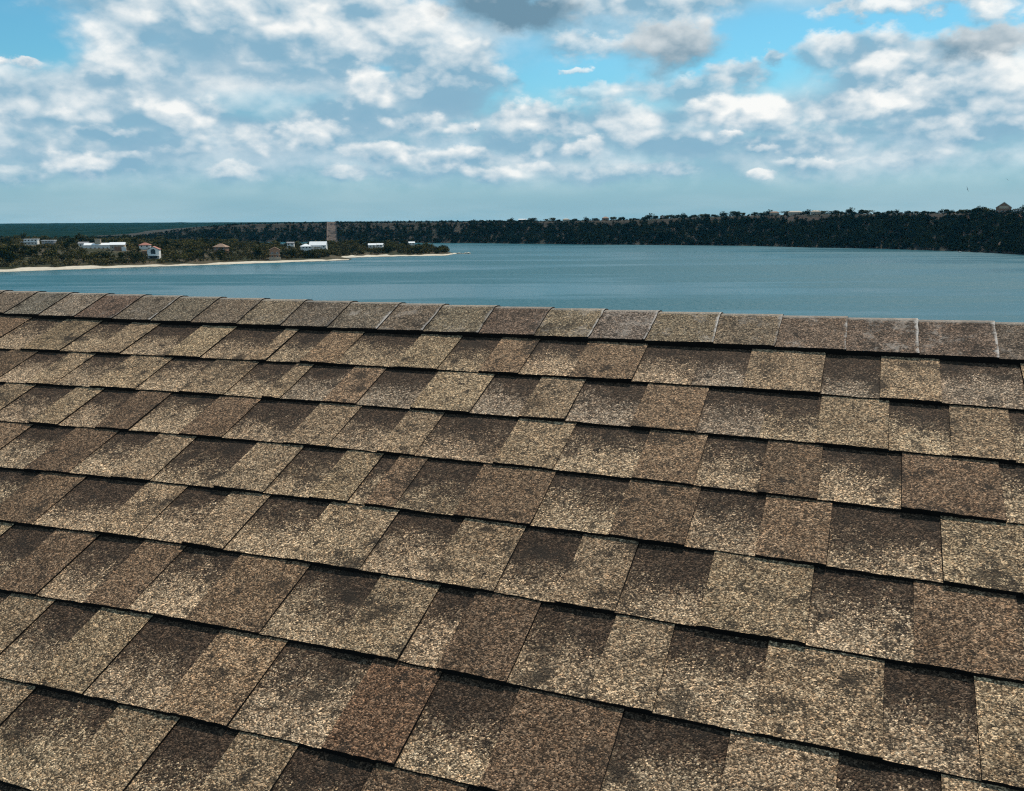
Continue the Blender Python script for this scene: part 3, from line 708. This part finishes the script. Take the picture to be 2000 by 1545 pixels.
# ------------------------------------------------------------------ the roof in the foreground
U_ = Vector((0.93008175, -0.3673526, 0.0)); V_ = Vector((-0.33743397, -0.85433225, -0.39529068)); N_ = Vector((-0.14521106, -0.36765265, 0.91855608))
E_ = 0.143; H0 = 0.007
org = V_ * (-1.6723976) - N_ * (0.9218907 + H0) + Vector((0, 0, EYE))
home = empty('house')
home.matrix_world = Matrix(((U_.x, -V_.x, N_.x, org.x), (U_.y, -V_.y, N_.y, org.y), (U_.z, -V_.z, N_.z, org.z), (0, 0, 0, 1)))
tag(home, 'house with a weathered roof of brown and tan asphalt shingles in the foreground', 'house')
DIP = math.radians(23.284)

def mat_shingle(cap=False):
    m, N, b = principled('ridge_granules' if cap else 'shingle_granules')
    tc = N.node('ShaderNodeTexCoord'); co = tc.outputs['Object']; uv = N.sep(tc.outputs['UV'])
    info = N.node('ShaderNodeObjectInfo')
    v1 = N.vor(co, 540.0); r1, r2, r3 = N.sep(v1.outputs['Color'])
    v2 = N.vor(N.v('ADD', co, (3.1, 1.7, 0.4)), 240.0); q1, q2, q3 = N.sep(v2.outputs['Color'])
    fine = N.noise(co, 420.0, 2, 0.6)
    lowf = N.noise(co, 3.2, 3, 0.55); midf = N.noise(co, 34.0, 4, 0.6)
    obj = info.outputs['Color']; al = info.outputs['Alpha']
    # printed shadow blend: dark granules at the top of the recessed tabs, light ones at the bottom
    tn = N.m('ADD', uv[1], N.m('ADD', N.m('MULTIPLY', N.m('SUBTRACT', midf, 0.5), 0.75), N.m('MULTIPLY', N.m('SUBTRACT', r2, 0.5), 0.55)))
    tn = N.m('ADD', tn, N.m('MULTIPLY', N.m('SUBTRACT', info.outputs['Random'], 0.5), 0.30))
    tn = N.m('ADD', tn, N.m('MULTIPLY', N.m('SUBTRACT', N.noise(co, 11.0, 2), 0.5), 0.7))
    g = N.mapr(tn, 0.36, 0.78)
    dark = N.mix(N.noise(co, 14.0, 2), (0.040, 0.026, 0.0175), (0.056, 0.038, 0.026))
    if cap:
        base = obj
    else:
        base = N.mix(N.m('MAXIMUM', g, N.m('SUBTRACT', 1.0, al)), dark, obj)
    sp = N.ramp(r1, [(0.0, 0.18), (0.3, 0.42), (0.52, 0.85), (0.76, 1.50), (1.0, 2.75)])
    sp2 = N.ramp(q1, [(0.0, 0.62), (0.5, 0.96), (1.0, 1.42)])
    c = N.mix(1.0, base, sp, 'MULTIPLY'); c = N.mix(1.0, c, sp2, 'MULTIPLY')
    c = N.mix(N.m('MULTIPLY', r3, 0.5), c, N.mix(1.0, c, N.mix(q2, (1.25, 0.92, 0.68), (0.86, 1.0, 1.16)), 'MULTIPLY'))
    c = N.mix(1.0, c, N.mix(lowf, (0.72, 0.72, 0.72), (1.28, 1.26, 1.22)), 'MULTIPLY')
    # tar smudges and algae spots
    sm = N.mapr(N.m('ADD', N.noise(co, 15.0, 4, 0.62), N.m('MULTIPLY', N.m('SUBTRACT', r2, 0.5), 0.14)), 0.55, 0.66)
    sm = N.m('MULTIPLY', sm, N.mapr(N.noise(co, 3.7, 2), 0.44, 0.58))
    sm2 = N.mapr(N.m('ADD', N.noise(N.v('ADD', co, (7.0, 2.0, 0.0)), 38.0, 3, 0.6), N.m('MULTIPLY', N.m('SUBTRACT', r3, 0.5), 0.14)), 0.60, 0.68)
    c = N.mix(N.m('MULTIPLY', N.m('MAXIMUM', sm, sm2), 0.85), c, (0.020, 0.0155, 0.012))
    gr = N.mapr(N.noise(co, 9.0, 4, 0.65), 0.50, 0.72, 0.0, 0.60)
    c = N.mix(gr, c, N.mix(1.0, c, (0.68, 0.64, 0.60), 'MULTIPLY'))
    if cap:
        # pale flecks towards the edge where the cap ends
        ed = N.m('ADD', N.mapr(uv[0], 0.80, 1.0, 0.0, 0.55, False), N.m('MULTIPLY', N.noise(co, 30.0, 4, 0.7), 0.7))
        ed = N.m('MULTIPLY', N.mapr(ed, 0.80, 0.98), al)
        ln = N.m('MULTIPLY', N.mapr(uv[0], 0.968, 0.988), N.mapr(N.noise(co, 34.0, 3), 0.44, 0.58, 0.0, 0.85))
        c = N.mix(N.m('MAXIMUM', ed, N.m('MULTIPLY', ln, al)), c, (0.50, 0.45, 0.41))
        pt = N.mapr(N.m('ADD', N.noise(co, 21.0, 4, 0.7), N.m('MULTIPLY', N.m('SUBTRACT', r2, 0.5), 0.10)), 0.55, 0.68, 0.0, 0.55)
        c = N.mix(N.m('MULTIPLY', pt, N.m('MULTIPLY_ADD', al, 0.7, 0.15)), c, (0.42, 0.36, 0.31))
        # paler along the fold
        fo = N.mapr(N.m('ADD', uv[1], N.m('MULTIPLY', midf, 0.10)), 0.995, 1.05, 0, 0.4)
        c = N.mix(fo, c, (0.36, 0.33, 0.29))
    N.put(b.inputs['Base Color'], c); b.inputs['Roughness'].default_value = 0.92; b.inputs['Specular IOR Level'].default_value = 0.15
    hgt = N.m('ADD', N.m('MULTIPLY', v1.outputs['Distance'], -1.0), N.m('MULTIPLY', r2, 0.7))
    bp = N.node('ShaderNodeBump'); bp.inputs['Strength'].default_value = 0.55; bp.inputs['Distance'].default_value = 0.0022
    N.put(bp.inputs['Height'], hgt)
    N.put(b.inputs['Normal'], bp.outputs[0])
    return m
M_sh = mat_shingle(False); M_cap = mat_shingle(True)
M_asp_shadow = plain('asphalt_edge_shadow', (0.007, 0.006, 0.0055), 0.95, 0.5, 90.0)  # black of the cut asphalt, also painted shadow on the lips below
M_deck = plain('roofing_felt', (0.012, 0.011, 0.011), 0.95, 0.3, 30.0)

DEV = {1: [(-2.2, -1.0), (-1.708, 2.6), (-1.216, -0.7), (-0.724, -5.2), (-0.232, -5.1), (0.26, 5.3)],
       2: [(-2.025, 21.1), (-1.571, 10.7), (-1.116, 1.4), (-0.662, -3.8), (-0.207, -2.0), (0.247, 9.8)],
       3: [(-1.878, 17.8), (-1.455, 3.5), (-1.033, -3.9), (-0.61, -4.7), (-0.188, 0.4), (0.235, 11.1)],
       4: [(-1.728, 15.0), (-1.338, 0.2), (-0.948, -7.3), (-0.558, -8.1), (-0.168, -2.6), (0.222, 8.6)],
       5: [(-1.58, 12.6), (-1.222, -2.3), (-0.864, -10.0), (-0.506, -11.1), (-0.148, -5.9), (0.21, 5.1)],
       6: [(-1.435, 6.1), (-1.108, -5.8), (-0.782, -9.3), (-0.455, -6.9), (-0.129, -1.5), (0.197, 4.2)],
       7: [(-1.283, 6.4), (-0.99, -3.0), (-0.696, -5.4), (-0.402, -3.3), (-0.109, 0.7), (0.185, 4.0)],
       8: [(-1.129, 8.7), (-0.974, 5.0), (-0.82, 1.9), (-0.666, -0.2), (-0.511, -0.9), (-0.357, 0.0)]}
def course_v(k, u):
    d = 0.0
    if k in DEV: d = float(np.interp(u, [a for a, b in DEV[k]], [b for a, b in DEV[k]])) / 1000
    return k * E_ + d

ROWS = {
    2: ("BDLDLDLDLDMDLDMDMDWLWLWL", [-2.078, -1.955, -1.83, -1.732, -1.642, -1.511, -1.41, -1.27, -1.232, -1.143, -1.057, -0.913, -0.813, -0.721, -0.635, -0.529, -0.405, -0.293, -0.2, -0.066, 0.03, 0.127, 0.254]),
    3: ("BDLDLDLDLWMWLWLWMWDLDLD", [-1.897, -1.799, -1.716, -1.608, -1.484, -1.364, -1.247, -1.151, -1.107, -1.006, -0.93, -0.809, -0.683, -0.585, -0.494, -0.373, -0.259, -0.153, -0.063, 0.046, 0.137, 0.224]),
    4: ("LDLDBDBDLDLDLDMDBDBD", [-1.767, -1.647, -1.568, -1.469, -1.382, -1.256, -1.153, -1.011, -0.915, -0.81, -0.734, -0.582, -0.472, -0.336, -0.237, -0.138, -0.051, 0.066, 0.201]),
    5: ("MDBDLDLDLDMDBDBDMDLL", [-1.634, -1.517, -1.405, -1.303, -1.212, -1.069, -0.965, -0.871, -0.795, -0.762, -0.706, -0.598, -0.466, -0.339, -0.225, -0.125, -0.029, 0.117, 0.209]),
    6: ("DBDLDLDLDLDLDLDBD", [-1.474, -1.361, -1.217, -1.127, -1.03, -0.949, -0.826, -0.695, -0.578, -0.472, -0.378, -0.292, -0.181, -0.044, 0.081, 0.201]),
    7: ("DBDBDBDLDBDLDLDL", [-1.302, -1.206, -1.109, -1.023, -0.913, -0.782, -0.656, -0.556, -0.498, -0.398, -0.29, -0.209, -0.089, 0.048, 0.146]),
    8: ("LDLDMDRDBDLDL", [-1.166, -1.073, -0.975, -0.846, -0.733, -0.592, -0.49, -0.379, -0.243, -0.116, 0.003, 0.107]),
    9: ("LDLDLDB", [-1.059, -0.91, -0.809, -0.713, -0.624, -0.514])}
TONE = {'L': (0.256, 0.183, 0.114), 'M': (0.198, 0.131, 0.081), 'B': (0.138, 0.090, 0.056), 'R': (0.136, 0.080, 0.047), 'D': (0.292, 0.211, 0.136), 'W': (0.240, 0.182, 0.130)}

def tab_geo(k, u0, u1, cls, seed):
    """one shingle tab of course k between u0 and u1: raised teeth, recessed tabs between them"""
    g = random.Random(seed); tooth = cls not in 'DW'
    nxx = max(3, int((u1 - u0) / 0.009)); gap = 0.00012
    lift = 0.0030 if tooth else 0.0
    l0, l1 = g.uniform(-0.0006, 0.0010) + (0.002 if g.random() < 0.1 else 0), g.uniform(-0.0006, 0.0010) + (0.002 if g.random() < 0.1 else 0)
    ph = g.uniform(0, 6.28)
    v = []; f = []; mi = []; uv = []
    rows = [-0.22, 0.0, 0.5, 1.0]
    for j, t in enumerate(rows):
        for i in range(nxx + 1):
            s_ = i / nxx; u = u0 + gap + (u1 - u0 - 2 * gap) * s_
            vt, vb = course_v(k - 1, u), course_v(k, u)
            vv = vt + (vb - vt) * t
            if t == 1.0: vv += 0.0003 * math.sin(s_ * 7 + ph) + g.uniform(-0.0007, 0.0007)
            elif 0 < i < nxx: pass
            uu = u + (g.uniform(-0.0007, 0.0007) if i in (0, nxx) else 0)
            h = 0.0018 + 0.0047 * t + lift * 0.85 + (l0 * (1 - s_) + l1 * s_) * max(t, 0)
            v.append((uu, -vv, h)); uv.append((s_, t))
    w = nxx + 1
    for i in range(nxx + 1):          # ragged black lip, sloped out to stand in for the butt shadow
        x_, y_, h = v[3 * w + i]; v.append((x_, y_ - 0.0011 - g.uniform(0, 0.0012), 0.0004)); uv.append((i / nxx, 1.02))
    for i in range(nxx + 1):          # underside
        x_, y_, h = v[i]; v.append((x_, y_, -0.0055)); uv.append((i / nxx, -0.2))
    for j in range(3):
        for i in range(nxx): f.append((j * w + i, (j + 1) * w + i, (j + 1) * w + i + 1, j * w + i + 1)); mi.append(0)
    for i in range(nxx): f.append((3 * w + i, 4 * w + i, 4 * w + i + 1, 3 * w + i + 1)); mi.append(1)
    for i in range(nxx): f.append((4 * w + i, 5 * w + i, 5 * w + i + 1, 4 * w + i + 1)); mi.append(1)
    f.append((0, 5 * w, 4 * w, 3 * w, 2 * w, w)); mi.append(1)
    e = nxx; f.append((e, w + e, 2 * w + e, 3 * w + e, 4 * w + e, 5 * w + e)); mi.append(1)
    return v, f, mi, uv

def set_uv(me, uv):
    l = me.uv_layers.new(name='UVMap'); vi = np.empty(len(me.loops), np.int32); me.loops.foreach_get('vertex_index', vi)
    l.data.foreach_set('uv', np.array(uv, np.float32)[vi].ravel())

# roof boards and the walls below (mostly out of the picture)
LU, RU, LV = -6.0, 4.0, 3.4
c2, s2 = math.cos(2 * DIP), math.sin(2 * DIP)
RIDGE_V = 0.012
def back(vd, h):       # point of the far slope: vd metres down from the ridge, h above it
    return (-RIDGE_V + vd * c2 + h * s2, -vd * s2 + h * c2)
v = []
for u in (LU, RU):
    v += [(u, -LV, -0.012), (u, -RIDGE_V, -0.012 + 0.002), (u,) + back(LV, -0.012), (u, -LV, -0.05), (u, -RIDGE_V, -0.06), (u,) + back(LV, -0.05)]
f = [(0, 6, 7, 1), (1, 7, 8, 2), (3, 4, 10, 9), (4, 5, 11, 10), (0, 1, 4, 3), (1, 2, 5, 4), (6, 9, 10, 7), (7, 10, 11, 8), (0, 3, 9, 6), (2, 8, 11, 5)]
roof = mesh_obj('roof', v, f, [M_deck], home)
# walls, built in world axes of the house
cw, sw = math.cos(DIP), math.sin(DIP)
def wl(u, hor, down):   # hor: metres from the ridge towards the viewer, down: metres below the ridge
    y_ = -(hor * cw + down * sw); z_ = hor * sw - down * cw
    return (u, y_ - RIDGE_V, z_ - 0.06)
hw = LV * cw - 0.5; dn = hw * math.tan(DIP) + 0.02
for nm, pts_ in (('wall', [(LU + .4, hw, dn), (RU - .4, hw, dn), (RU - .4, hw, 6.5), (LU + .4, hw, 6.5)]), ('wall', [(LU + .4, -hw, dn), (RU - .4, -hw, dn), (RU - .4, -hw, 6.5), (LU + .4, -hw, 6.5)])):
    v = [wl(*p) for p in pts_] + [wl(p[0], p[1] - (0.15 if p[1] > 0 else -0.15), p[2]) for p in pts_]
    mesh_obj(nm, v, [(0, 1, 2, 3), (4, 7, 6, 5), (0, 4, 5, 1), (1, 5, 6, 2), (2, 6, 7, 3), (3, 7, 4, 0)], [MT], home)
for uu in (LU + .4, RU - .4):
    pts_ = [(uu, hw - .15, dn), (uu, 0, 0.05), (uu, -hw + .15, dn), (uu, -hw + .15, 6.5), (uu, hw - .15, 6.5)]
    v = [wl(*p) for p in pts_] + [wl(p[0] + 0.15, p[1], p[2]) for p in pts_]
    mesh_obj('gable_wall', v, [(0, 1, 2, 3, 4), (9, 8, 7, 6, 5)] + [(i, (i + 1) % 5, (i + 1) % 5 + 5, i + 5) for i in range(5)], [MT], home)

def jitter(c, g, a=0.12):
    k = 1 + g.uniform(-a, a); return tuple(x * k * (1 + g.uniform(-0.012, 0.012)) for x in c)

seed = 100; field = []
for k in range(2, 24):
    if k in ROWS:
        cls, us = ROWS[k]; cls = list(cls); us = list(us)
    else:
        cls, us = ['D', 'L'], [-0.5]
    # carry the pattern on beyond both ends
    gk = random.Random(k)
    left = us[0]
    while us[0] > LU + 0.3:
        us.insert(0, us[0] - gk.uniform(0.07, 0.16)); cls.insert(0, gk.choice('LBM') if cls[0] in 'DW' else 'D')
    while us[-1] < RU - 0.3:
        us.append(us[-1] + gk.uniform(0.07, 0.16)); cls.append(gk.choice('LBM') if cls[-1] in 'DW' else 'D')
    lo = {2: -2.5, 3: -2.3, 4: -2.15, 5: -2.0, 6: -1.85, 7: -1.7, 8: -1.55, 9: -1.4, 10: -1.3, 11: -1.2}.get(k, 99)
    for i in range(1, len(us)):
        u0, u1 = us[i - 1], us[i]; c = cls[i]; seed += 1
        geo = tab_geo(k, u0, u1, c, seed)
        if u1 > lo and u0 < 0.52 and k <= 11:
            v, f, mi, uv = geo
            o = mesh_obj('shingle', v, f, [M_sh, M_asp_shadow], roof, False, mi); set_uv(o.data, uv)
            gg = random.Random(seed + 5)
            o.color = jitter(TONE[c], gg) + (1.0 if c in 'DW' else (0.22 if gg.random() < 0.5 else 0.0),)
        else:
            field.append((c,) + geo)
for want, colr in (('LM', TONE['L'] + (0.0,)), ('BR', TONE['B'] + (0.0,)), ('DW', TONE['D'] + (1.0,))):
    V = []; F = []; MI = []; UV = []
    for c, v, f, mi, uv in field:
        if c not in want: continue
        b = len(V); V += v; UV += uv; MI += mi; F += [tuple(i + b for i in q) for q in f]
    o = mesh_obj('shingle_field', V, F, [M_sh, M_asp_shadow], roof, False, MI); set_uv(o.data, UV); o.color = colr; o['kind'] = 'stuff'

# ridge caps: bent over the ridge, each lapped over the next
CAPU = [-2.182, -2.057, -1.929, -1.799, -1.675, -1.55, -1.414, -1.287, -1.157, -1.026, -0.912, -0.78, -0.65, -0.528, -0.41, -0.278, -0.158, -0.033, 0.093, 0.222]
CTON = [(.15, .115, .08), (.135, .118, .09), (.215, .17, .125), (.115, .074, .053), (.135, .108, .078), (.14, .112, .08), (.15, .112, .078), (.185, .145, .095), (.125, .10, .075), (.135, .108, .080), (.14, .105, .075), (.17, .132, .088),
        (.115, .076, .055), (.20, .155, .098), (.16, .125, .102), (.185, .142, .092), (.165, .125, .082), (.125, .088, .062), (.118, .082, .062), (.13, .088, .065), (.11, .080, .062)]
PALE = {4: .8, 9: 1.0, 10: .6, 11: .5, 13: .8, 14: .7, 15: 1.0, 16: .5, 17: .9, 18: 1.0, 19: 1.0, 20: .8, 1: .25, 3: .3}
while CAPU[0] > LU + 0.2: CAPU.insert(0, CAPU[0] - 0.127); CTON.insert(0, (.145, .11, .078)); PALE = {a + 1: b for a, b in PALE.items()}
while CAPU[-1] < RU - 0.2: CAPU.append(CAPU[-1] + 0.127); CTON.append((.125, .09, .068))
def cap_profile(u, h, g):
    """points across the cap from the near lower edge, over the fold, to the far lower edge: (y, z, w)"""
    vb = course_v(1, u) + g.uniform(-0.0010, 0.0010); p = []
    for q in np.linspace(0, 1, 7): p.append((-(vb + (RIDGE_V + 0.010 - vb) * q), h, q))
    for q in (0.25, 0.5, 0.75):
        a = q * 2 * DIP; p.append((-RIDGE_V - 0.010 + 0.020 * q + math.sin(a) * h * 0.6, h - (0.012 * q * q) - 0.001, 1.0 + 0.05 * q))
    for q in np.linspace(0.010, 0.14, 5):
        y_, z_ = back(q, h); p.append((y_, z_, 1.06 + q))
    return p
for i in range(1, len(CAPU)):
    g = random.Random(i * 13); u0, u1 = CAPU[i - 1] - 0.035, CAPU[i]; nu = 9
    v = []; f = []; mi = []; uv = []; skew = g.uniform(-0.003, 0.003)
    for a in range(nu + 1):
        s_ = a / nu; u = u0 + (u1 - u0) * s_
        h = 0.0096 + 0.0036 * s_
        pr = cap_profile(u, h, g); w = len(pr)
        for j, (y_, z_, wv_) in enumerate(pr):
            uj = u + (g.uniform(-0.0012, 0.0012) + skew * (0.5 - wv_) if a == nu else 0)
            v.append((uj, y_, z_)); uv.append((s_, wv_))
    nb = len(v)
    # black lip sloped out as a shadow line (near side) and butt end
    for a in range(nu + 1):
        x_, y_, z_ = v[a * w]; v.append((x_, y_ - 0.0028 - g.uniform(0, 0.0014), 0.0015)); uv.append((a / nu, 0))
    ne = len(v)
    for j in range(w):
        x_, y_, z_ = v[nu * w + j]; dy, dz = (0, -0.006) if j < 8 else (-0.006 * s2, -0.006 * c2)
        v.append((x_ + 0.0012, y_ + dy, z_ + dz)); uv.append((1, 0.5))
    for a in range(nu):
        for j in range(w - 1): f.append((a * w + j, (a + 1) * w + j, (a + 1) * w + j + 1, a * w + j + 1)); mi.append(0)
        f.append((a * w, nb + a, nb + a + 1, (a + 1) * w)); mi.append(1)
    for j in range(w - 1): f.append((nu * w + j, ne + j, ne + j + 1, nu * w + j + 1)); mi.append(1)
    o = mesh_obj('ridge_cap', v, f, [M_cap, M_asp_shadow], roof, False, mi); set_uv(o.data, uv)
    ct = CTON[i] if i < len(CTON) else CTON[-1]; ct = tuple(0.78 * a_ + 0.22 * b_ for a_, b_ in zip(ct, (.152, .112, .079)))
    o.color = jitter(ct, g, 0.06) + (PALE.get(i, 0.12),)

# ------------------------------------------------------------------ air
def haze():
    v, f = boxv(-9300, 9300, -900, 9300, -3.2, 60.0)
    m = bpy.data.materials.new('lake_haze'); m.use_nodes = True; nt = m.node_tree; nt.nodes.clear()
    o_ = nt.nodes.new('ShaderNodeOutputMaterial'); p = nt.nodes.new('ShaderNodeVolumePrincipled')
    p.inputs['Color'].default_value = (0.12, 0.60, 1.0, 1); p.inputs['Density'].default_value = HAZE; p.inputs['Anisotropy'].default_value = 0.2
    nt.links.new(p.outputs[0], o_.inputs['Volume'])
    tag(mesh_obj('haze', v, f, [m]), kind='stuff')
HAZE = 0.000016
haze()
